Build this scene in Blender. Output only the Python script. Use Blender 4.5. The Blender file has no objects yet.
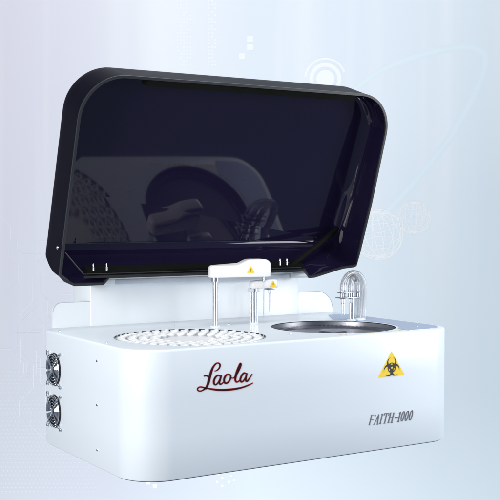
import bpy, bmesh, math, random
from math import sin, cos, pi, sqrt, radians
from mathutils import Vector, Matrix
from mathutils.geometry import tessellate_polygon
random.seed(4)
S = bpy.context.scene
COL = S.collection

# ------------------------------------------------------------------ camera
cd = bpy.data.cameras.new('camera'); cam = bpy.data.objects.new('camera', cd); COL.objects.link(cam)
cam.location = (-1.2996, -2.6525, 0.7458)
cam.rotation_euler = (pi/2 - 0.0320, 0, -0.5623)
cd.lens = 77.18; cd.sensor_width = 36; cd.clip_end = 200
S.camera = cam

# ------------------------------------------------------------------ world + studio lamps
w = bpy.data.worlds.new('World'); S.world = w; w.use_nodes = True
bg = w.node_tree.nodes['Background']
bg.inputs[0].default_value = (0.62, 0.78, 1.0, 1); bg.inputs[1].default_value = 0.26
S.view_settings.view_transform = 'Standard'; S.view_settings.look = 'None'
S.view_settings.exposure = 0; S.view_settings.gamma = 1

def area(name, loc, target, sx, sy, power, col=(1, 1, 1)):
    d = bpy.data.lights.new(name, 'AREA'); d.shape = 'RECTANGLE'; d.size = sx; d.size_y = sy
    d.energy = power; d.color = col
    o = bpy.data.objects.new(name, d); COL.objects.link(o); o.location = loc
    o.rotation_euler = (Vector(target) - Vector(loc)).to_track_quat('-Z', 'Y').to_euler()
    return o
area('key_softbox', (-2.6, -.82, .95), (0.0, 0.1, .2), 1.2, 1.5, 95, (1, .975, .945))
area('fill_softbox', (2.35, -1.05, .75), (1.0, 0.1, .2), .9, 1.2, 36, (.97, .985, 1))
area('overhead_softbox', (0.1, -0.9, 2.9), (0.4, 0.2, .3), 1.6, 1.2, 39, (1, 1, 1))
area('front_softbox', (-1.9, -3.1, 1.15), (0.6, .6, .4), 1.3, 1.0, 9, (.94, .975, 1))
area('backdrop_softbox', (1.0, 0.6, 4.2), (3.2, 3.3, .4), 4.0, 1.2, 47, (.97, .985, 1))
area('backdrop_low_softbox', (0.3, 1.6, -2.6), (2.2, 3.6, .4), 4.0, 1.2, 64, (.97, .985, 1))

# ------------------------------------------------------------------ materials
def mat(name, col, rough=.5, metal=0, coat=0, trans=0, ior=1.5, bump=None, spec=.5, vary=0):
    m = bpy.data.materials.new(name); m.use_nodes = True
    nt = m.node_tree; b = nt.nodes['Principled BSDF']
    b.inputs['Base Color'].default_value = (*col, 1); b.inputs['Roughness'].default_value = rough
    b.inputs['Metallic'].default_value = metal; b.inputs['Coat Weight'].default_value = coat
    b.inputs['Coat Roughness'].default_value = .08
    b.inputs['Transmission Weight'].default_value = trans; b.inputs['IOR'].default_value = ior
    b.inputs['Specular IOR Level'].default_value = spec
    tc = nt.nodes.new('ShaderNodeTexCoord')
    n = nt.nodes.new('ShaderNodeTexNoise'); n.inputs['Scale'].default_value = bump[0] if bump else 40
    n.inputs['Detail'].default_value = 4
    nt.links.new(tc.outputs['Object'], n.inputs['Vector'])
    if bump:
        bp = nt.nodes.new('ShaderNodeBump'); bp.inputs['Strength'].default_value = bump[1]
        bp.inputs['Distance'].default_value = .001
        nt.links.new(n.outputs['Fac'], bp.inputs['Height']); nt.links.new(bp.outputs['Normal'], b.inputs['Normal'])
    # slight wear in the gloss so no surface is perfectly uniform
    mr = nt.nodes.new('ShaderNodeMapRange'); mr.inputs['To Min'].default_value = max(.01, rough*.85)
    mr.inputs['To Max'].default_value = min(1, rough*1.15)
    n2 = nt.nodes.new('ShaderNodeTexNoise'); n2.inputs['Scale'].default_value = 7; n2.inputs['Detail'].default_value = 6
    nt.links.new(tc.outputs['Object'], n2.inputs['Vector'])
    nt.links.new(n2.outputs['Fac'], mr.inputs['Value']); nt.links.new(mr.outputs['Result'], b.inputs['Roughness'])
    return m
M = dict(
    bright=mat('shade_lifted_white', (.83, .875, .91), .34, coat=.15),  # lightened against the lid's shade, so the rear stays bright beside the body
    white=mat('white_powder_coat', (.74, .80, .855), .34, coat=.15, bump=(420, .05)),
    whitep=mat('white_moulded_plastic', (.88, .88, .87), .3, coat=.2),
    grey=mat('pale_grey_sheet', (.62, .68, .76), .4),
    cream=mat('cup_plastic', (.84, .85, .86), .35),
    acr=mat('dark_violet_acrylic', (.0080, .006, .0225), .042, ior=1.44),
    shell=mat('violet_black_outer_shell', (.0024, .0018, .007), .42, spec=.05, bump=(500, .08)),
    black=mat('black_plastic', (.008, .009, .010), .35),
    gasket=mat('green_black_foam', (.0022, .0036, .0026), .85, bump=(300, .4), spec=.15),
    trim=mat('grey_edge_trim', (.022, .024, .029), .35, spec=.3),
    dark=mat('dark_gap', (.03, .03, .035), .8),
    steel=mat('polished_steel', (.80, .82, .86), .24, metal=1),
    brushed=mat('brushed_steel', (.42, .43, .47), .32, metal=1, bump=(900, .25)),
    basegrey=mat('grey_base_metal', (.12, .13, .15), .5),
    traydark=mat('dark_anodised_tray', (.065, .07, .095), .28, spec=.35, bump=(260, .5)),
    sheen=mat('blue_grey_reflection', (.40, .47, .62), .38, metal=.55, bump=(500, .35)),  # colour stands for a dark reflection on the top plate
    edge=mat('bare_sheet_edge', (.50, .54, .60), .45),
    chrome=mat('chrome', (.85, .86, .88), .07, metal=1),
    clear=mat('clear_plastic', (.90, .91, .93), .10, trans=.86, ior=1.43),
    yellow=mat('yellow_vinyl', (.88, .62, .025), .5),
    ink=mat('black_ink', (.012, .011, .016), .5),
    textink=mat('grey_ink', (.14, .14, .165), .5),
    red=mat('red_lacquer', (.55, .045, .04), .3, coat=.4),
    logo=mat('black_chrome', (.05, .012, .014), .18, metal=.6, coat=.5),
    print=mat('white_print', (.93, .95, .97), .8, spec=.1),
)
def backdrop_mat():
    m = bpy.data.materials.new('printed_backdrop'); m.use_nodes = True
    nt = m.node_tree; N = nt.nodes; L = nt.links; b = N['Principled BSDF']
    b.inputs['Roughness'].default_value = .85; b.inputs['Specular IOR Level'].default_value = .1
    tc = N.new('ShaderNodeTexCoord'); sp = N.new('ShaderNodeSeparateXYZ'); L.new(tc.outputs['Object'], sp.inputs[0])
    def mr(sock, a, c):
        r = N.new('ShaderNodeMapRange'); r.inputs['From Min'].default_value = a; r.inputs['From Max'].default_value = c
        L.new(sock, r.inputs['Value']); return r.outputs['Result']
    def ramp(fac, stops):
        r = N.new('ShaderNodeValToRGB'); L.new(fac, r.inputs[0]); e = r.color_ramp.elements
        while len(e) < len(stops): e.new(.5)
        for k, (p, c) in enumerate(stops): e[k].position = p; e[k].color = (*c, 1)
        return r.outputs[0]
    u = mr(sp.outputs['X'], -1.4, 1.4); v = mr(sp.outputs['Z'], -1.35, 1.35)
    top = ramp(u, [(0, BG['tl']), (.18, BG['tl2']), (.33, BG['tc']), (.5, BG['tm']), (1, BG['tr'])])
    bot = ramp(u, [(0, BG['bl']), (.22, BG['bl2']), (.5, BG['bm']), (1, BG['br'])])
    mx = N.new('ShaderNodeMixRGB'); L.new(v, mx.inputs[0]); L.new(bot, mx.inputs[1]); L.new(top, mx.inputs[2])
    # printed rays: broad vertical streaks, stronger towards the top
    mp = N.new('ShaderNodeMapping'); mp.inputs['Scale'].default_value = (3.2, 1, .12); mp.inputs['Rotation'].default_value = (0, .06, 0)
    L.new(tc.outputs['Object'], mp.inputs[0])
    nz = N.new('ShaderNodeTexNoise'); nz.inputs['Scale'].default_value = 1.6; nz.inputs['Detail'].default_value = 3
    L.new(mp.outputs[0], nz.inputs['Vector'])
    st = mr(nz.outputs['Fac'], .48, .75)
    mu = N.new('ShaderNodeMath'); mu.operation = 'MULTIPLY'; L.new(st, mu.inputs[0]); L.new(v, mu.inputs[1])
    m2 = N.new('ShaderNodeMath'); m2.operation = 'MULTIPLY'; L.new(mu.outputs[0], m2.inputs[0]); m2.inputs[1].default_value = .55
    m3 = N.new('ShaderNodeMixRGB'); L.new(m2.outputs[0], m3.inputs[0]); L.new(mx.outputs[0], m3.inputs[1])
    m3.inputs[2].default_value = (.90, .93, .95, 1)
    L.new(m3.outputs[0], b.inputs['Base Color'])
    return m
BG = dict(tl=(.77, .745, .82), tl2=(.79, .79, .86), tc=(.88, .90, .92), tm=(.79, .84, .90), tr=(.775, .85, .90),
          bl=(.60, .63, .68), bl2=(.64, .67, .74), bm=(.74, .81, .87), br=(.80, .89, .93))
M['backdrop'] = backdrop_mat()

# ------------------------------------------------------------------ helpers
def obj(name, bm, m, parent=None, smooth=35):
    me = bpy.data.meshes.new(name)
    bmesh.ops.recalc_face_normals(bm, faces=bm.faces[:]) if getattr(bm, '_rc', True) else None
    bm.to_mesh(me); bm.free()
    if smooth:
        for p in me.polygons: p.use_smooth = True
        me.set_sharp_from_angle(angle=radians(smooth))
    me.materials.append(M[m] if isinstance(m, str) else m)
    o = bpy.data.objects.new(name, me); COL.objects.link(o)
    if parent: o.parent = parent
    return o
def thing(name, label, cat, loc=(0, 0, 0), group=None):
    o = bpy.data.objects.new(name, None); COL.objects.link(o); o.location = loc; o.empty_display_size = .05
    o['label'] = label; o['category'] = cat
    if group: o['group'] = group
    return o
def loft(bm, rings, cap0=True, cap1=True, close=True):
    R = [[bm.verts.new(p) for p in r] for r in rings]; n = len(R[0])
    for a, b in zip(R, R[1:]):
        for i in range(n if close else n-1):
            j = (i+1) % n
            try: bm.faces.new((a[i], a[j], b[j], b[i]))
            except ValueError: pass
    if cap0: bm.faces.new(R[0][::-1])
    if cap1: bm.faces.new(R[-1])
    return R
def box(bm, x0, x1, y0, y1, z0, z1, bev=0):
    vs = [bm.verts.new((x, y, z)) for z in (z0, z1) for x, y in ((x0, y0), (x1, y0), (x1, y1), (x0, y1))]
    fs = [bm.faces.new([vs[i] for i in f]) for f in ((3, 2, 1, 0), (4, 5, 6, 7), (0, 1, 5, 4), (1, 2, 6, 5), (2, 3, 7, 6), (3, 0, 4, 7))]
    if bev:
        es = list({e for f in fs for e in f.edges})
        bmesh.ops.bevel(bm, geom=es, offset=bev, segments=3, profile=.5, affect='EDGES')
def lathe(bm, prof, c=(0, 0, 0), n=32, axis='z', cap=True):
    def P(r, h, a):
        if axis == 'z': return (c[0]+r*cos(a), c[1]+r*sin(a), c[2]+h)
        return (c[0]+h, c[1]+r*cos(a), c[2]+r*sin(a))          # axis x
    loft(bm, [[P(r, h, 2*pi*k/n) for k in range(n)] for r, h in prof], cap, cap)
def tube(bm, pts, r, n=12, cap=True):
    pts = [Vector(p) for p in pts]; rr = r if isinstance(r, (list, tuple)) else [r]*len(pts)
    up = None; rings = []
    for i, p in enumerate(pts):
        t = (pts[min(i+1, len(pts)-1)] - pts[max(i-1, 0)]).normalized()
        if up is None: up = t.orthogonal().normalized()
        up = (up - t*up.dot(t)).normalized(); s = t.cross(up)
        rings.append([p + rr[i]*(cos(2*pi*k/n)*up + sin(2*pi*k/n)*s) for k in range(n)])
    loft(bm, rings, cap, cap)
def spline(P, n=8):
    """Catmull-Rom through tuples of any length"""
    out = []
    for i in range(len(P)-1):
        p0, p1, p2, p3 = P[max(i-1, 0)], P[i], P[i+1], P[min(i+2, len(P)-1)]
        for k in range(n):
            t = k/n
            out.append(tuple(.5*(2*b+(c-a)*t+(2*a-5*b+4*c-d)*t*t+(3*b-a-3*c+d)*t**3) for a, b, c, d in zip(p0, p1, p2, p3)))
    out.append(tuple(P[-1])); return out
def rrect(x0, x1, y0, y1, radii, n=10):
    """rounded rectangle, ccw from lower-left corner; radii ll, lr, ur, ul"""
    cs = ((x0, y0, pi, 1, 1), (x1, y0, 1.5*pi, -1, 1), (x1, y1, 0, -1, -1), (x0, y1, .5*pi, 1, -1))
    out = []
    for (x, y, a0, sx, sy), r in zip(cs, radii):
        for k in range(n+1):
            a = a0 + .5*pi*k/n
            out.append((x+sx*r+r*cos(a), y+sy*r+r*sin(a)))
    return out
def screw(parent, loc, axis, r=.0052, m='steel', name='screw'):
    """domed screw head with a slot, axis 'x-' (left face) or 'z'"""
    bm = bmesh.new()
    prof = [(r, 0), (r, r*.25), (r*.8, r*.6), (r*.4, r*.75), (.0002, r*.78)]
    if axis == 'z': lathe(bm, prof, loc, 14)
    else: lathe(bm, [(a, -h) for a, h in prof], loc, 14, 'x')
    o = obj(name, bm, m, parent); bm = bmesh.new()
    if axis == 'z': box(bm, loc[0]-r*.6, loc[0]+r*.6, loc[1]-r*.12, loc[1]+r*.12, loc[2]+r*.5, loc[2]+r*.84)
    else: box(bm, loc[0]-r*.84, loc[0]-r*.5, loc[1]-r*.12, loc[1]+r*.12, loc[2]-r*.6, loc[2]+r*.6)
    obj('screw_slot', bm, 'ink', o)
    return o

# ------------------------------------------------------------------ printed backdrop
PX = 6.0/1071.93                                   # metres on the print per design unit
yaw = .5623; F = Vector((sin(yaw), cos(yaw), 0)); Rt = Vector((cos(yaw), -sin(yaw), 0))
bd = Vector(cam.location) + F*6.0
def bm_panel():
    bm = bmesh.new(); box(bm, -4.5, 4.5, 0, .03, -3.2, 3.6); return bm
back = obj('backdrop', bm_panel(), 'backdrop', smooth=0)
back.location = (bd.x, bd.y, bd.z - .19); back.rotation_euler = (0, 0, -yaw)
back['kind'] = 'structure'; back['label'] = 'pale blue and lilac printed backdrop with faint white globes and circuit lines'
def U(px, py): return ((px-250)*PX, (250-py)*PX)   # design units (print layout) to metres on the panel
def flat_ribbon(bm, pts, wd, y=-.0006, closed=False):
    """pts in metres (u, v) -> thin raised ribbon"""
    n = len(pts); row = []
    for i in range(n):
        a = Vector(pts[(i-1) % n] if closed or i else pts[0]); b = Vector(pts[(i+1) % n] if closed or i < n-1 else pts[-1])
        t = b-a
        t = t.normalized() if t.length > 1e-9 else Vector((1, 0)); s = Vector((-t.y, t.x))
        wv = wd[i] if isinstance(wd, list) else wd
        p = Vector(pts[i]); row.append((bm.verts.new((p.x+s.x*wv/2, y, p.y+s.y*wv/2)), bm.verts.new((p.x-s.x*wv/2, y, p.y-s.y*wv/2))))
    for i in range(n if closed else n-1):
        a, b = row[i], row[(i+1) % n]; bm.faces.new((a[0], b[0], b[1], a[1]))
def pmat(name, col): return mat(name, col, .85, spec=.1)
PW1, PW2, PW3 = pmat('print_faint_white', (.93, .95, .96)), pmat('print_soft_white', (.80, .82, .865)), pmat('print_bright_white', (.91, .93, .95))
def globe(cx, cy, r, tilt, roll, wd, m):
    bm = bmesh.new(); c = U(cx, cy); k = 0
    def proj(la, lo):
        x, y, z = cos(la)*sin(lo), sin(la), cos(la)*cos(lo)
        y, z = y*cos(tilt)-z*sin(tilt), y*sin(tilt)+z*cos(tilt)
        x, y = x*cos(roll)-y*sin(roll), x*sin(roll)+y*cos(roll)
        return (c[0]+x*r*PX, c[1]+y*r*PX)
    def line(P, closed):
        nonlocal k; k += 1; flat_ribbon(bm, P, wd, -.0006-.00005*k, closed)
    for i in range(7): line([proj(a, i*pi/7+.17) for a in [(-pi+2*pi*j/60) for j in range(60)]], True)
    for i in range(1, 6): line([proj(-pi/2+pi*i/6, 2*pi*j/60) for j in range(60)], True)
    return obj('globe_print', bm, m, back, 0)
globe(378, 235, 25, .45, .12, .0042, PW1); globe(414, 218, 16.5, .5, -.1, .0030, PW1)
bm = bmesh.new()
def circ(cx, cy, r, a0=0, a1=360, n=60):
    c = U(cx, cy); return [(c[0]+r*PX*cos(radians(a0+(a1-a0)*i/n)), c[1]+r*PX*sin(radians(a0+(a1-a0)*i/n))) for i in range(n+1)]
flat_ribbon(bm, circ(325, 80, 20, 20, 175), .010, -.0006); flat_ribbon(bm, circ(325, 80, 14), .022, -.0007)
c = U(325, 80); vs = [bm.verts.new((c[0]+9*PX*cos(2*pi*i/40), -.0008, c[1]+9*PX*sin(2*pi*i/40))) for i in range(40)]; bm.faces.new(vs)
obj('ring_print', bm, pmat('print_ring_white', (.93, .95, .97)), back, 0)
bm = bmesh.new()
P = spline([(352, 92), (380, 72), (415, 58), (448, 50), (472, 49), (484, 60), (476, 90), (448, 140), (412, 185), (380, 218), (352, 240)], 8)
bm.free()
for wd, yy, c_ in ((9.0, -.0004, (.775, .86, .91)), (5.5, -.0005, (.785, .875, .92)), (2.2, -.0006, (.80, .89, .93))):
    bm = bmesh.new(); flat_ribbon(bm, [U(*q) for q in P], [PX*wd*(.35+.65*sin(pi*i/(len(P)-1))) for i in range(len(P))], yy)
    obj('orbit_print', bm, pmat('print_orbit', c_), back, 0)
bm = bmesh.new()
def sq(cx, cy, s, y=-.0006):
    c = U(cx, cy); h = s*PX/2
    bm.faces.new([bm.verts.new((c[0]+a*h, y, c[1]+b*h)) for a, b in ((-1, -1), (1, -1), (1, 1), (-1, 1))])
for q in ((250, 40.5), (250, 48.5), (242, 57.5)): sq(*q, 6)
sq(147.5, 484.5, 4.5); sq(154, 488, 4)
for (x, y) in ((219, 476), (222, 480), (217, 484), (228, 474), (231, 478), (234, 474), (229, 484), (234, 482), (222, 488)): sq(x, y, 2.4)
obj('square_print', bm, PW3, back, 0)
bm = bmesh.new()
for x0, nx in ((178, 5), (209, 3)):
    for i in range(nx):
        for j in range(19):
            if random.random() < .72: sq(x0+i*3.2, 3+j*3.5, 1.7)
obj('dot_print', bm, PW3, back, 0)
bm = bmesh.new(); k = 0
for i in range(46):                                 # circuit board traces, lower left
    x, y = random.uniform(8, 66), random.uniform(225, 400); P = [(x, y)]; d = random.choice(((0, 1), (1, 0), (0, -1)))
    for s in range(random.randint(2, 4)):
        l = random.uniform(6, 26); P.append((P[-1][0]+d[0]*l, P[-1][1]+d[1]*l))
        a = random.choice((45, -45)); d = (d[0]*cos(radians(a))-d[1]*sin(radians(a)), d[0]*sin(radians(a))+d[1]*cos(radians(a)))
    k += 1; flat_ribbon(bm, [U(*q) for q in P], .0028, -.0004-.00003*k)
obj('circuit_print', bm, PW2, back, 0)
bm = bmesh.new()
for i in range(34):
    for j in range(30):
        x, y = -10+i*4.0+(j % 2)*2, 372+j*4.2
        if x < 96: 
            c = U(x, y); h = .62*PX
            bm.faces.new([bm.verts.new((c[0]+a*h, -.0006, c[1]+b*h)) for a, b in ((-1.5, 0), (0, -1.5), (1.5, 0), (0, 1.5))])
obj('lattice_print', bm, pmat('print_lattice', (.70, .74, .79)), back, 0)

# ------------------------------------------------------------------ the analyzer
W, D, H = 1.2, .72, .3715
RF, RB = .1174, .07
C1 = (.309, .2485, .2360); C2 = (.8634, .2534, .2109)   # the two round openings: x, y, radius
A = thing('chemistry_analyzer', 'white benchtop chemistry analyzer with its dark violet lid propped open', 'analyzer')

def outline(i, n=14): return rrect(i, W-i, i, D-i, (RF-i, RF-i, RB-i, RB-i), n)
bm = bmesh.new()
rings = [[(x, y, z) for x, y in outline(i)] for i, z in ((.004, 0), (.001, .001), (0, .004), (0, .12), (0, .24), (0, H-.008), (.0010, H-.0045), (.0035, H-.0015), (.008, H))]
R = loft(bm, rings, True, False)
outer = outline(.008)
NS = 96
holes = [[(c[0]+c[2]*cos(2*pi*k/NS), c[1]+c[2]*sin(2*pi*k/NS)) for k in range(NS)] for c in (C1, C2)]
allp = [Vector((x, y, 0)) for x, y in outer] + [Vector((x, y, 0)) for h in holes for x, y in h]
tris = tessellate_polygon([[Vector((x, y, 0)) for x, y in outer]] + [[Vector((x, y, 0)) for x, y in h] for h in holes])
hv = [[bm.verts.new((x, y, H)) for x, y in h] for h in holes]
V = R[-1] + hv[0] + hv[1]
for t in tris:
    try: bm.faces.new([V[i] for i in t])
    except ValueError: pass
for h, depth in zip(hv, (.06, .06)):
    low = [bm.verts.new((v.co.x, v.co.y, H-depth)) for v in h]
    for i in range(NS): bm.faces.new((h[i], h[(i+1) % NS], low[(i+1) % NS], low[i]))
    bm.faces.new(low)
housing = obj('housing', bm, 'white', A, 30)
bm = bmesh.new(); loft(bm, [[(x, y, z) for x, y in outline(.007)] for z in (-.0028, .0005)]); obj('base_plate', bm, 'basegrey', housing)

# screws: left panel column, top plate
for z in (.317, .186, .052): screw(housing, (0, .257, z), 'x-', .0042)
for x, y in ((.021, .232), (.022, .60), (.60, .50), (.42, .56), (.615, .145), (1.10, .10)): screw(housing, (x, y, H), 'z', .0040)

# added sheet, a dark grazing reflection painted as colour, behind and beside the right opening
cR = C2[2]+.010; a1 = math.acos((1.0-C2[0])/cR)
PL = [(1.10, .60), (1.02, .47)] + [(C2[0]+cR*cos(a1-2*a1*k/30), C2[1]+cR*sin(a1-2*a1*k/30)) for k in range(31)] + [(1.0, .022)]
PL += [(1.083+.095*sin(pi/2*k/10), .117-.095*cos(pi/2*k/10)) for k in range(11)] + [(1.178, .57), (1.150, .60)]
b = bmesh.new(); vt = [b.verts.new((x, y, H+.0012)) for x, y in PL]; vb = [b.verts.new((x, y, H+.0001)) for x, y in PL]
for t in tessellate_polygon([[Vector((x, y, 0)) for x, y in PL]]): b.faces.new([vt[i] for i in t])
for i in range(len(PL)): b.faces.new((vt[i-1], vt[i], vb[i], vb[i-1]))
obj('reflection_sheet', b, 'sheen', housing, 30)

# ---- cooling fans in the left panel
def fan(z):
    y0 = .590; f = bmesh.new(); lathe(f, [(.0535, 0), (.0535, -.002), (.050, -.004), (.048, -.004), (.047, -.0012), (.0005, -.001)], (0, y0, z), 40, 'x')
    fo = obj('cooling_fan', f, 'ink', housing)
    b = bmesh.new()
    for k in range(7):
        a0 = 2*pi*k/7; rows = []
        for j in range(6):
            r = .014+.030*j/5; a = a0+.35*j/5
            rows.append([(-.0016-.0045*t*.7, y0+r*cos(a+.62*t), z+r*sin(a+.62*t)) for t in (0, .5, 1)])
        vs = [[b.verts.new(p) for p in r] for r in rows]
        for p, q in zip(vs, vs[1:]):
            for i in (0, 1): b.faces.new((p[i], p[i+1], q[i+1], q[i]))
    b2 = obj('fan_blade', b, 'black', fo)
    h = bmesh.new(); lathe(h, [(.0165, -.001), (.0165, -.0065), (.014, -.0075), (.0005, -.0076)], (0, y0, z), 24, 'x'); obj('fan_hub', h, 'trim', fo)
    g = bmesh.new()
    for r in (.018, .027, .036, .045, .0515):
        P = [(-.0075, y0+r*cos(2*pi*k/40), z+r*sin(2*pi*k/40)) for k in range(41)]; tube(g, P, .00125, 6, False)
    for a in (45, 135, 225, 315):
        ca, sa = cos(radians(a)), sin(radians(a))
        tube(g, [(-.0085, y0+r*ca, z+r*sa) for r in (.006, .03, .055, .066)] + [(-.003, y0+.072*ca, z+.072*sa)], .0020, 8)
    lathe(g, [(.010, -.0075), (.010, -.0098), (.0085, -.0105), (.0003, -.0105)], (0, y0, z), 20, 'x')
    obj('fan_guard', g, 'chrome', fo)
    for a in (45, 135, 225, 315): screw(fo, (-.003, y0+.0745*cos(radians(a)), z+.0745*sin(radians(a))), 'x-', .0055)
fan(.252); fan(.117)

# ---- rear housing: hinge box and the thin end fins
bm = bmesh.new(); box(bm, .174, 1.032, .700, .850, .02, .513, .004)
rear = obj('rear_housing', bm, 'bright', A)
def fin(x0, x1, z1, ul, ur, name='rear_fin'):
    b = bmesh.new(); P = rrect(x0, x1, .05, z1, (.002, .002, ur, ul), 12)
    loft(b, [[(x, y, z) for x, z in P] for y in (.702, .712)]); f = obj(name, b, 'bright', rear)
    e_ = bmesh.new(); tube(e_, [(x, .7018, z) for x, z in P if z > H-.01], .0011, 6); obj('sheet_edge', e_, 'edge', f); return f
# the body's rear face is at y=.72, so the fins rise out of the top plate just ahead of it
fin(.040, .1739, .4555, .030, .002); fin(1.0321, 1.196, .4540, .002, .075)
bm = bmesh.new(); box(bm, .176, .999, .640, .735, .5131, .531, .002); bar = obj('hinge_bar', bm, 'grey', rear)
for x0, x1 in ((.150, .235), (.955, 1.03)):
    bm = bmesh.new(); box(bm, x0, x1, .630, .742, .5131, .5345, .003); obj('hinge_block', bm, 'white', bar)

# ---- lid: a deep violet acrylic shell, drawn closed (s across, t away from the hinge, n up), then swung open
TH, YH, ZH, LL, SD = 1.2522, .5325, .6001, .6049, .152
def LP(s, t, n): return (s, YH-cos(TH)*t+sin(TH)*n, ZH+sin(TH)*t+cos(TH)*n)
TILT = .085                                         # the inner panel leans towards the opening at the free edge
def lid_ring(i, f, rr, n, cf=.143, tilt=0):
    cf = max(cf-i, .02); L1 = LL-f; pts = []
    rear = [(0, -.048), (.018, -.066), (.055, -.083), (.158, -.083), (.176, -.060), (.955, -.060), (.978, -.086), (1.005, -.085), (1.08, -.065), (1.13, -.053), (1.178, -.049), (1.189, -.044)]
    def cl(s): return min(max(s, i), W-i)
    pts += [(i, .0), (i, .2), (i, .4)]
    pts += [(i+cf-cf*cos(a), L1-cf+cf*sin(a)) for a in [pi/2*k/14 for k in range(15)]]
    pts += [(.4, L1), (.6, L1), (.8, L1)]
    pts += [(W-i-cf+cf*sin(a), L1-cf+cf*cos(a)) for a in [pi/2*k/14 for k in range(15)]]
    pts += [(W-i, .4), (W-i, .2), (W-i-.007, .01)]
    k = 1 if tilt else min(1, max(0, n/.06))
    for s, t in reversed(rear):
        base = -.062; m_ = .6 if not tilt else min(1, max(0, n/.05))
        t2 = t*(1-k*m_)+base*k*m_+rr
        pts.append((cl(s), min(t2, -.0005+rr*.2) if s in (0, 1.189) else t2))
    return [LP(s, t, n-tilt*max(0, t)*n/SD) for s, t in pts]
T = .006
def prof(side):
    """side 0 outer, 1 inner: list of (inset, front inset, rear inset, n)"""
    e = T*side; out = []; top = SD-e; r = .028
    if side:
        r = .050
        for n in (0, .012, .03, .055, .08, .1, top-r): out.append((e, e, e+.040*max(0, n-.012)/(top-.012), n))
        for k in range(1, 9):
            a = pi/2*k/8; n = top-r+r*sin(a); q = 1-cos(a)
            out.append((e+.050*q, e+.020*q, e+.040*(n-.012)/(top-.012)+.026*q, n))
        return out
    for n in (0, .012, .03, .055, .08, .1): out.append((e, e, e+rear_in(n, top), n))
    for k in range(0, 7):
        a = pi/2*k/6; n = top-r+r*sin(a); ins = r*(1-cos(a))
        out.append((e+ins, e+ins, e+rear_in(n, top), n))
    return out
def rear_in(n, top):
    x = min(1, max(0, (n-.02)/(top-.02))); return .075*(1-sqrt(max(0, 1-x*x)))
bm = bmesh.new()
ro = [lid_ring(i, f, r, n) for i, f, r, n in prof(0)]; ri = [lid_ring(i, f, r, n, tilt=TILT) for i, f, r, n in prof(1)]
def inset_cap(bm, ring_co, flip):
    pass
loft(bm, ro[::-1] + ri, True, True)
bm.faces.ensure_lookup_table(); n_out = (len(ro))*len(ro[0])
outer_v = {v for v in list(bm.verts)[:n_out]}
for f in bm.faces:
    if all(v in outer_v for v in f.verts): f.material_index = 1
lid = obj('lid', bm, 'acr', A, 40); lid.data.materials.append(M['shell'])
# edge trim along the opening
def trimline(i, n): return [Vector(p) for p in lid_ring(i, i, i, n)]
bm = bmesh.new(); a, b_, c_, d_ = trimline(-.0012, -.0025), trimline(.0072, -.0025), trimline(.0072, .004), trimline(-.0012, .004)
loft(bm, [a, b_, c_, d_, a], False, False); obj('edge_trim', bm, 'trim', lid)
def lbox(bm, s0, s1, t0, t1, n0, n1):
    v = [bm.verts.new(LP(s, t, n)) for n in (n0, n1) for s, t in ((s0, t0), (s1, t0), (s1, t1), (s0, t1))]
    for f in ((3, 2, 1, 0), (4, 5, 6, 7), (0, 1, 5, 4), (1, 2, 6, 5), (2, 3, 7, 6), (3, 0, 4, 7)): bm.faces.new([v[i] for i in f])
bm = bmesh.new(); lbox(bm, .22, 1.03, LL-.030, LL-.0055, .010, .050); obj('foam_strip', bm, 'gasket', lid, 0)
bm = bmesh.new(); lbox(bm, .10, .95, -.056, -.036, .006, .05); obj('foam_strip', bm, 'gasket', lid, 0)
bm = bmesh.new(); lbox(bm, .085, .955, -.058, -.050, -.004, .004); rail = obj('rear_rail', bm, 'black', lid, 0)
bm = bmesh.new(); tube(bm, [LP(s, -.044, -.002) for s in (.085, .5, .935)], .0016, 8); obj('rail_wire', bm, 'trim', rail)
for s in (.118, .165, .845, .875):                 # upright hinge studs
    bm = bmesh.new(); p = Vector(LP(s, -.036, .006))
    tube(bm, [p, p+Vector((0, -.001, .012)), p+Vector((0, -.001, .013)), p+Vector((0, -.001, .022)), p+Vector((0, -.001, .024))], [.0042, .004, .0022, .0022, .0008], 10)
    obj('hinge_stud', bm, 'steel', lid)
bm = bmesh.new(); tube(bm, [LP(1.165, .055, .13), LP(1.05, .01, .08), LP(.895, -.045, .012)], [.0095, .0095, .0085], 14); obj('lid_stay', bm, 'gasket', lid)
bm = bmesh.new(); tube(bm, [LP(.012, .03, .004), LP(.085, -.046, .004)], .0022, 8); obj('lid_stay', bm, 'trim', lid)
bm = bmesh.new(); lathe(bm, [(.006, 0), (.006, -.002), (.004, -.004), (.0003, -.0045)], LP(0, .035, .035), 16, 'x'); obj('pivot_cap', bm, 'steel', lid)

# ---- sample tray (left opening)
def ring_part(name, m, c, prof_, parent, n=96):
    b = bmesh.new(); loft(b, [[(c[0]+r*cos(2*pi*k/n), c[1]+r*sin(2*pi*k/n), z) for k in range(n)] for r, z in prof_], False, False)
    return obj(name, b, m, parent)
r1 = C1[2]
b = bmesh.new(); lathe(b, [(r1-.004, -.036), (r1-.004, -.0175), (.082, -.0175), (.080, -.008), (.070, -.006), (.0005, -.005)], (C1[0], C1[1], H), 96)
st = obj('sample_tray', b, 'whitep', A)
b = bmesh.new()                                    # dark slots round the rim of the opening
for k in range(44):
    a0 = 2*pi*k/44; aa = [a0+.085*j/4 for j in range(5)]
    lo = [[b.verts.new((C1[0]+(r1-.0012)*cos(a), C1[1]+(r1-.0012)*sin(a), H+z)) for a in aa] for z in (-.0062, -.0012)]
    for j in range(4): b.faces.new((lo[0][j], lo[0][j+1], lo[1][j+1], lo[1][j]))
obj('rim_slots', b, 'trim', st)
bm = bmesh.new(); r, h = .0122, .030
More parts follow.
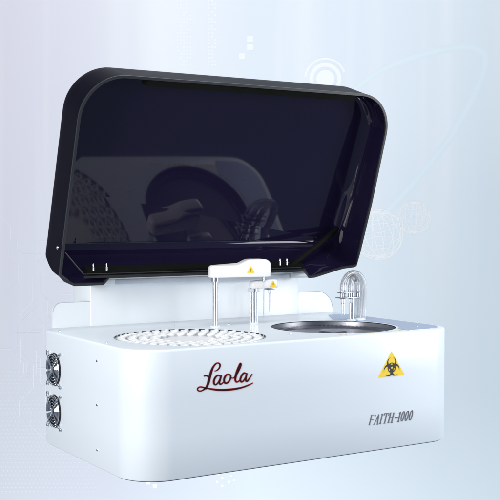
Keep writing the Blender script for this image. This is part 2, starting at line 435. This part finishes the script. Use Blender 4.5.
lathe(bm, [(r*.62, 0), (r*.8, .004), (r*.92, h*.8), (r*.94, h*.84), (r*1.12, h*.85), (r*1.12, h), (r*.86, h), (r*.8, h*.7), (.0004, h*.68)], (0, 0, 0), 14)
cup0 = obj('sample_cup', bm, 'cream'); first = True
for rad, n, lab, g in ((.213, 40, 'small white sample cup in the outermost ring of the left tray', 'sample cups in the outer ring of the tray'),
                       (.179, 34, 'small white sample cup in the second ring from the rim of the left tray', 'sample cups in the second ring of the tray'),
                       (.145, 27, 'small white sample cup in the third ring from the rim of the left tray', 'sample cups in the third ring of the tray'),
                       (.111, 20, 'small white sample cup in the innermost ring of the left tray', 'sample cups in the inner ring of the tray')):
    for k in range(n):
        o = cup0 if first else cup0.copy()
        if not first: COL.objects.link(o)
        first = False; a = 2*pi*(k+.3)/n
        o.location = (C1[0]+rad*cos(a), C1[1]+rad*sin(a), H-.0320+random.choice((-.0, 0, .0)))
        o.rotation_euler = (random.uniform(-.03, .03), random.uniform(-.03, .03), random.uniform(0, 6))
        o['label'] = lab; o['category'] = 'sample cup'; o['group'] = g

# ---- reaction tray (right opening)
r2 = C2[2]
b = bmesh.new(); lathe(b, [(r2-.004, -.024), (r2-.004, -.016), (r2-.030, -.016), (r2-.032, -.022), (.05, -.020), (.045, -.012), (.0005, -.011)], (C2[0], C2[1], H), 96)
rt = obj('reaction_tray', b, 'traydark', A)
ring_part('tray_liner', 'brushed', C2, [(r2-.0008, H-.001), (r2-.0008, H-.03)], rt)
ring_part('rim_band', 'trim', C2, [(r2-.0014, H-.0008), (r2-.0014, H-.0035)], rt)
b = bmesh.new()
for k in range(80):
    a = 2*pi*k/80; ca, sa = cos(a), sin(a)
    for r_, dz in ((r2-.020, -.0150),):
        v = []
        for dr, dt in ((-.005, -.004), (.005, -.004), (.005, .004), (-.005, .004)):
            v.append(b.verts.new((C2[0]+(r_+dr)*ca-dt*sa, C2[1]+(r_+dr)*sa+dt*ca, H+dz)))
        b.faces.new(v)
obj('cuvette_slots', b, 'ink', rt, 0)
# yellow marks on the plate in front of the opening
b = bmesh.new()
for k in range(15):
    if k in (3, 9): continue
    t = k/14; x, y = .728+.262*t, .0335+.0045*t; l = random.uniform(.007, .013)
    v = [b.verts.new(q) for q in ((x, y, H+.0006), (x+l, y, H+.0006), (x+l, y+random.uniform(.004, .008), H+.0006), (x, y+.006, H+.0006))]; b.faces.new(v)
obj('plate_marking', b, 'yellow', housing, 0)

# ---- probe arms
def arm(base, length, ang, z0, z1, wd, hump, hump_u, kind, post_r, needle_len, needle_u, z_post=None):
    root = bpy.data.objects.new(kind, None); COL.objects.link(root); root.parent = A; root.location = (base[0], base[1], H); root.rotation_euler = (0, 0, ang)
    zb, zt = z0-H, z1-H
    e = wd*.5; x0, x1 = -e*.75, length
    def ztop(x):
        u = (x-x0)/(x1-x0); s = min(1, max(0, (u-hump_u+.2)/.26)); s = s*s*(3-2*s)
        d = max(0, u-.86)/.14
        return zt+hump*s-hump*.55*d*d
    rings = []
    for i, f in ((0.0015, 0), (0, .06), (0, .45), (0, .75), (.0015, .88), (.005, .96), (.011, 1.0)):
        P0 = rrect(x0+i, x1-i, -e+i, e-i, (e*.8-i*.5, e*.55-i*.5, e*.55-i*.5, e*.8-i*.5), 8); P = []
        for a, c in zip(P0, P0[1:]+P0[:1]):
            m_ = 24 if abs(a[0]-c[0]) > .02 else 1
            P += [(a[0]+(c[0]-a[0])*j/m_, a[1]+(c[1]-a[1])*j/m_) for j in range(m_)]
        rings.append([(x, y, zb+(ztop(x)-zb)*f) for x, y in P])
    b = bmesh.new(); loft(b, rings); head = obj('arm_cover', b, 'whitep', root, 50)
    b = bmesh.new(); tube(b, [(0, 0, 0), (0, 0, zb-.002)], post_r, 20); obj('post', b, 'steel', root)
    b = bmesh.new(); lathe(b, [(post_r*1.55, -.014), (post_r*1.6, -.001), (post_r*1.6, .0008)], (0, 0, zb), 20); obj('collar', b, 'brushed', root)
    b = bmesh.new(); lathe(b, [(post_r*2.0, .0), (post_r*2.0, .003), (post_r*1.5, .005), (post_r*1.2, .005)], (0, 0, 0), 24); obj('post_flange', b, 'white', root)
    xn = x0+(x1-x0)*needle_u
    b = bmesh.new(); tube(b, [(xn, 0, zb+.001), (xn, 0, zb-.018), (xn, 0, zb-.020), (xn, 0, zb-needle_len+.02), (xn, 0, zb-needle_len)], [.0046, .0042, .0026, .0020, .0008], 12)
    obj('probe_needle', b, 'brushed', root)
    return root, head, x0, x1, zb, e
def tri_sign(parent, P0, ux, uz, h, nrm):
    """small yellow warning triangle with a dark mark"""
    P0, ux, uz, nrm = map(Vector, (P0, ux, uz, nrm)); b = bmesh.new()
    c = [(-.52, 0), (.52, 0), (.56, .07), (.06, .98), (-.06, .98), (-.56, .07)]
    loft(b, [[P0+ux*x*h+uz*z*h+nrm*k for x, z in c] for k in (.0002, .0010)]); s = obj('warning_sticker', b, 'yellow', parent, 0)
    b = bmesh.new(); c = [(-.07, .28), (.07, .28), (.10, .68), (-.10, .68)]
    b.faces.new([b.verts.new(P0+ux*x*h+uz*z*h+nrm*.0014) for x, z in c])
    b.faces.new([b.verts.new(P0+ux*x*h+uz*z*h+nrm*.0014) for x, z in [(-.06, .12), (.06, .12), (.06, .21), (-.06, .21)]])
    obj('warning_mark', b, pmat('sticker_brown', (.45, .30, .03)), s, 0)
r_, hd, x0, x1, zb, e = arm((.520, .455), .198, radians(-10), .5385, .5800, .056, .0185, .60, 'sampling_arm', .0088, .142, .905)
tri_sign(hd, (.118, -e-.0002, zb+.014), (1, 0, 0), (0, 0, 1), .023, (0, -1, 0))
r_, hd, x0, x1, zb, e = arm((.684, .471), .088, radians(-6), .4950, .5215, .036, .004, .6, 'reagent_arm', .0085, .085, .74)
tri_sign(hd, (.066, -e-.0002, zb+.004), (1, 0, 0), (0, 0, 1), .021, (0, -1, 0))
for dy in (-.012, .012):
    b = bmesh.new(); tube(b, [(dy, 0, .0), (dy, 0, zb-.001)], .0032, 10); obj('guide_rod', b, 'steel', r_)
b = bmesh.new(); box(b, -.019, .017, -.012, .012, zb-.012, zb-.0005, .002); obj('rod_clamp', b, 'grey', r_)
b = bmesh.new(); box(b, .044, .078, -.008, .008, zb-.006, zb-.0003, .001); obj('needle_clamp', b, 'brushed', r_)

# ---- wash station on the right: clear tubes arching over a nozzle plate
ws = bpy.data.objects.new('wash_station', None); COL.objects.link(ws); ws.parent = A; ws.location = (1.088, .382, H)
def wp(x, y, z): return (x-1.088, y-.382, z-H)
b = bmesh.new(); box(b, *[v for v in (.964-1.088, 1.060-1.088, .345-.382, .378-.382, .4555-H, .4585-H)], .001); pl = obj('holder_plate', b, 'brushed', ws)
b = bmesh.new(); box(b, .970-1.088, 1.058-1.088, .348-.382, .375-.382, .4735-H, .4765-H, .001); obj('holder_plate', b, 'brushed', ws)
for k, x in enumerate((.977, .995, 1.013, 1.031, 1.049)):
    y = .355+.012*(k % 2)
    b = bmesh.new(); lathe(b, [(.0058, -.006), (.0068, 0), (.0068, .015), (.0045, .019), (.0045, .026)], wp(x, y, .458), 14); obj('tube_fitting', b, 'brushed', ws)
    if k in (0, 2, 3, 1):
        b = bmesh.new(); ln = (.055, .058, .03, .026, 0)[k]
        tube(b, [wp(x, y, .453), wp(x, y, .438), wp(x, y, .436), wp(x, y, .453-ln)], [.0042, .0040, .0018, .0015], 10); obj('nozzle', b, 'steel', ws)
    # tube: up from the fitting, over, and down behind on the right
    # nested arches: the leftmost fitting feeds the outermost tube
    top = .5455-.0065*k; xr = 1.0925-.0075*k; yr = .372+.0045*k; zc = .482
    P = [(x, y, .478)] + [(x+(xr-x)*(1-cos(a))/2, y+(yr-y)*(1-cos(a))/2, zc+(top-zc)*sin(a)**.85) for a in [pi*j/26 for j in range(1, 26)]] + [(xr, yr, zc), (xr+.002, yr+.003, .455), (xr+.001, yr+.004, .41), (xr-.003, yr+.004, H)]
    b = bmesh.new(); tube(b, [wp(*q) for q in P], .0078, 14); obj('clear_tube', b, 'clear', ws)
b = bmesh.new(); tube(b, [wp(1.034, .374, H), wp(1.034, .374, .456)], .0095, 18); obj('support_post', b, 'steel', ws)
b = bmesh.new(); lathe(b, [(.018, 0), (.018, .004), (.013, .007), (.009, .007)], wp(1.034, .374, H), 24); obj('post_flange', b, 'white', ws)
b = bmesh.new(); lathe(b, [(.026, 0), (.026, .005), (.020, .009), (.009, .009)], wp(1.075, .386, H), 24); obj('post_flange', b, 'white', ws)

# ------------------------------------------------------------------ marks on the front panel (y = 0)
def face_ribbon(bm, pts, wd, tf, y):
    """pts in drawing units, mapped by tf to (x, z) on the panel; extruded a hair proud"""
    n = len(pts); L_, R_ = [], []
    for i in range(n):
        a, b = Vector(pts[max(i-1, 0)]), Vector(pts[min(i+1, n-1)]); t = b-a
        t = t.normalized() if t.length > 1e-6 else Vector((1, 0)); s = Vector((-t.y, t.x))*wd[i]/2; p = Vector(pts[i])
        L_.append(tf(p+s)); R_.append(tf(p-s))
    def rows(yy): return [[bm.verts.new((q[0], yy, q[1])) for q in S_] for S_ in (L_, R_)]
    f = rows(y); k = rows(-.0001)
    for i in range(n-1):
        bm.faces.new((f[0][i], f[0][i+1], f[1][i+1], f[1][i]))
        bm.faces.new((f[0][i], k[0][i], k[0][i+1], f[0][i+1])); bm.faces.new((f[1][i+1], k[1][i+1], k[1][i], f[1][i]))
    for i in (0, n-1): bm.faces.new((f[0][i], f[1][i], k[1][i], k[0][i]))
def tf_logo(p):                                    # artwork 80 units wide -> metres on the panel
    X, Y = 190+p[0]/6.25, 350+p[1]/6.25
    return (.003373*X - .4698, -.0002725*X - .0029081*Y + 1.43668)
STROKES = [
    [(128, 128, 3), (140, 104, 5), (156, 86, 5), (172, 82, 5), (182, 92, 7), (178, 112, 6), (162, 128, 4), (148, 132, 2)],
    [(156, 88, 4), (140, 106, 8), (128, 135, 12), (118, 170, 13), (110, 205, 12), (98, 232, 9), (80, 248, 6), (60, 256, 5), (46, 250, 5), (46, 238, 5), (60, 230, 5), (82, 234, 6), (102, 242, 7)],
    [(82, 164, 4), (96, 160, 6), (112, 166, 5), (128, 160, 3)],
    [(96, 236, 4), (130, 244, 8), (175, 249, 10), (225, 249, 11), (275, 244, 10), (320, 235, 8), (360, 221, 6), (392, 206, 2)],
    [(184, 164, 5), (170, 158, 6), (154, 170, 8), (144, 192, 9), (146, 212, 8), (158, 216, 6), (172, 200, 5), (186, 172, 5)],
    [(190, 158, 6), (184, 180, 9), (178, 202, 8), (184, 214, 7), (196, 208, 4), (210, 192, 3)],
    [(238, 152, 6), (222, 156, 8), (210, 174, 9), (208, 196, 9), (218, 208, 8), (234, 200, 7), (246, 180, 7), (248, 160, 7), (238, 152, 5)],
    [(246, 166, 3), (258, 176, 3), (272, 170, 3), (290, 148, 4), (306, 116, 5), (314, 92, 6), (310, 82, 5), (302, 98, 8), (290, 130, 11), (280, 164, 11), (278, 188, 9), (286, 200, 7), (300, 194, 4), (312, 178, 3)],
    [(346, 146, 5), (332, 144, 7), (318, 160, 8), (310, 182, 9), (314, 198, 8), (326, 196, 6), (340, 176, 5), (350, 150, 5)],
    [(352, 144, 6), (346, 168, 9), (344, 188, 8), (352, 196, 7), (366, 180, 5), (386, 148, 2)],
]
for nm, m, grow, yy in (('logo_outline', 'red', 4.6, -.0003), ('logo_lettering', 'logo', -.6, -.0012)):
    bm = bmesh.new()
    for k, st_ in enumerate(STROKES):
        Q = spline(st_, 6); face_ribbon(bm, [q[:2] for q in Q], [max(1.2, q[2]-(.4 if not grow else 0))+grow for q in Q], tf_logo, yy-.00006*k)
    obj(nm, bm, m, housing, 0)

# lettering FAITH-1000, condensed italic with slab serifs
def tf_txt(p):
    X, Y = 340+p[0]/3.125, 340+p[1]/3.125
    return (.0041384*X+.0000178*Y-.71725, -.00041590*X-.0032320*Y+1.61058)
GL = {'F': [((0, 0), (0, 1), 1), ((0, 1), (.95, 1), .5), ((0, .53), (.7, .53), .5), ((-.2, 0), (.3, 0), .4), ((.95, 1), (.95, .78), .5), ((-.2, 1), (.1, 1), .4)],
      'A': [((.05, 0), (.62, 1), .5), ((.62, 1), (.85, 0), 1), ((.2, .32), (.78, .32), .4), ((-.15, 0), (.25, 0), .4), ((.65, 0), (1.08, 0), .4)],
      'I': [((.4, 0), (.4, 1), 1), ((.1, 0), (.7, 0), .4), ((.1, 1), (.7, 1), .4)],
      'T': [((.45, 0), (.45, 1), 1), ((-.1, 1), (1.0, 1), .5), ((.2, 0), (.7, 0), .4), ((-.1, 1), (-.1, .78), .4), ((1.0, 1), (1.0, .78), .4)],
      'H': [((.05, 0), (.05, 1), 1), ((.85, 0), (.85, 1), 1), ((.05, .52), (.85, .52), .4), ((-.2, 0), (.3, 0), .4), ((.6, 0), (1.1, 0), .4), ((-.2, 1), (.3, 1), .4), ((.6, 1), (1.1, 1), .4)],
      '-': [((.0, .42), (.9, .42), 1)],
      '1': [((.45, 0), (.45, 1), 1), ((.1, 0), (.8, 0), .4), ((.15, .84), (.45, 1), .5)]}
bm = bmesh.new(); cnt = 0
def put(pts, wds):
    global cnt; cnt += 1; face_ribbon(bm, pts, wds, tf_txt, -.0009-.00002*cnt)
for k, (ch, xx) in enumerate(zip('FAITH-1000', (91, 105, 119, 132, 149, 167, 176, 187, 200, 213))):
    yb = 265-(xx-91)*.118; h = 31.0; wch = 13.0 if ch in 'FAITH' else (10.5 if ch != '0' else 9.5)
    def q(p): return (xx+p[0]*wch*.95+p[1]*7.5, yb-p[1]*h)
    if ch == '0':
        P = [q((.48+.42*cos(a), .5+.5*sin(a))) for a in [2*pi*j/24 for j in range(25)]]
        put(P, [1.2+1.2*abs(cos(2*pi*j/24)) for j in range(25)])
    else:
        for a, b2, wt in GL[ch]: put([q(a), q(b2)], [2.6*wt+.3]*2)
obj('model_lettering', bm, 'textink', housing, 0)

# biohazard sign
SX, SZ, SH = .9075, .2325, .0795                   # centre x, base z, height
def tri_pts(g=0): return [(SX-.0545+g*.9, SZ+g*.5), (SX+.0535-g*.9, SZ+g*.5), (SX, SZ+SH-g)]
def prism(bm, P, y0, y1): loft(bm, [[(x, y, z) for x, z in P] for y in (y0, y1)])
bm = bmesh.new(); prism(bm, tri_pts(), -.0001, -.0011); sign = obj('biohazard_sign', bm, 'yellow', housing, 0)
bm = bmesh.new(); u = .0575/44; cx, cz = SX, SZ+.0270
def annular(bm, c0, r0, c1, r1, a0, a1, y, n=40, taper=False):
    """band between the circle (c1,r1) and the circle (c0,r0), swept by angle about c0"""
    o, i_ = [], []
    for k in range(n+1):
        a = a0+(a1-a0)*k/n; d = Vector((cos(a), sin(a)))
        o.append(Vector(c1)+Vector((cos(a), sin(a)))*r1); i_.append(Vector(c0)+d*r0)
    vo = [bm.verts.new((cx+p.x*u, y, cz+p.y*u)) for p in o]; vi = [bm.verts.new((cx+p.x*u, y, cz+p.y*u)) for p in i_]
    for k in range(n): bm.faces.new((vo[k], vo[k+1], vi[k+1], vi[k]))
for j, d in enumerate((90, 210, 330)):
    dv = Vector((cos(radians(d)), sin(radians(d)))); a0 = radians(d)+.30; a1 = radians(d)+2*pi-.30
    annular(bm, dv*15.0, 10.9, dv*11, 15, a0, a1, -.0016-.00012*j)
for j, d in enumerate((90, 210, 330)):
    annular(bm, (0, 0), 10.2, (0, 0), 12.4, radians(d-38), radians(d+38), -.0021-.00003*j, 14)
obj('biohazard_symbol', bm, 'ink', sign, 0)
bm = bmesh.new(); vs = [bm.verts.new((cx+2.6*u*cos(2*pi*k/20), -.0024, cz+2.6*u*sin(2*pi*k/20))) for k in range(20)]; bm.faces.new(vs)
obj('symbol_centre', bm, 'yellow', sign, 0)
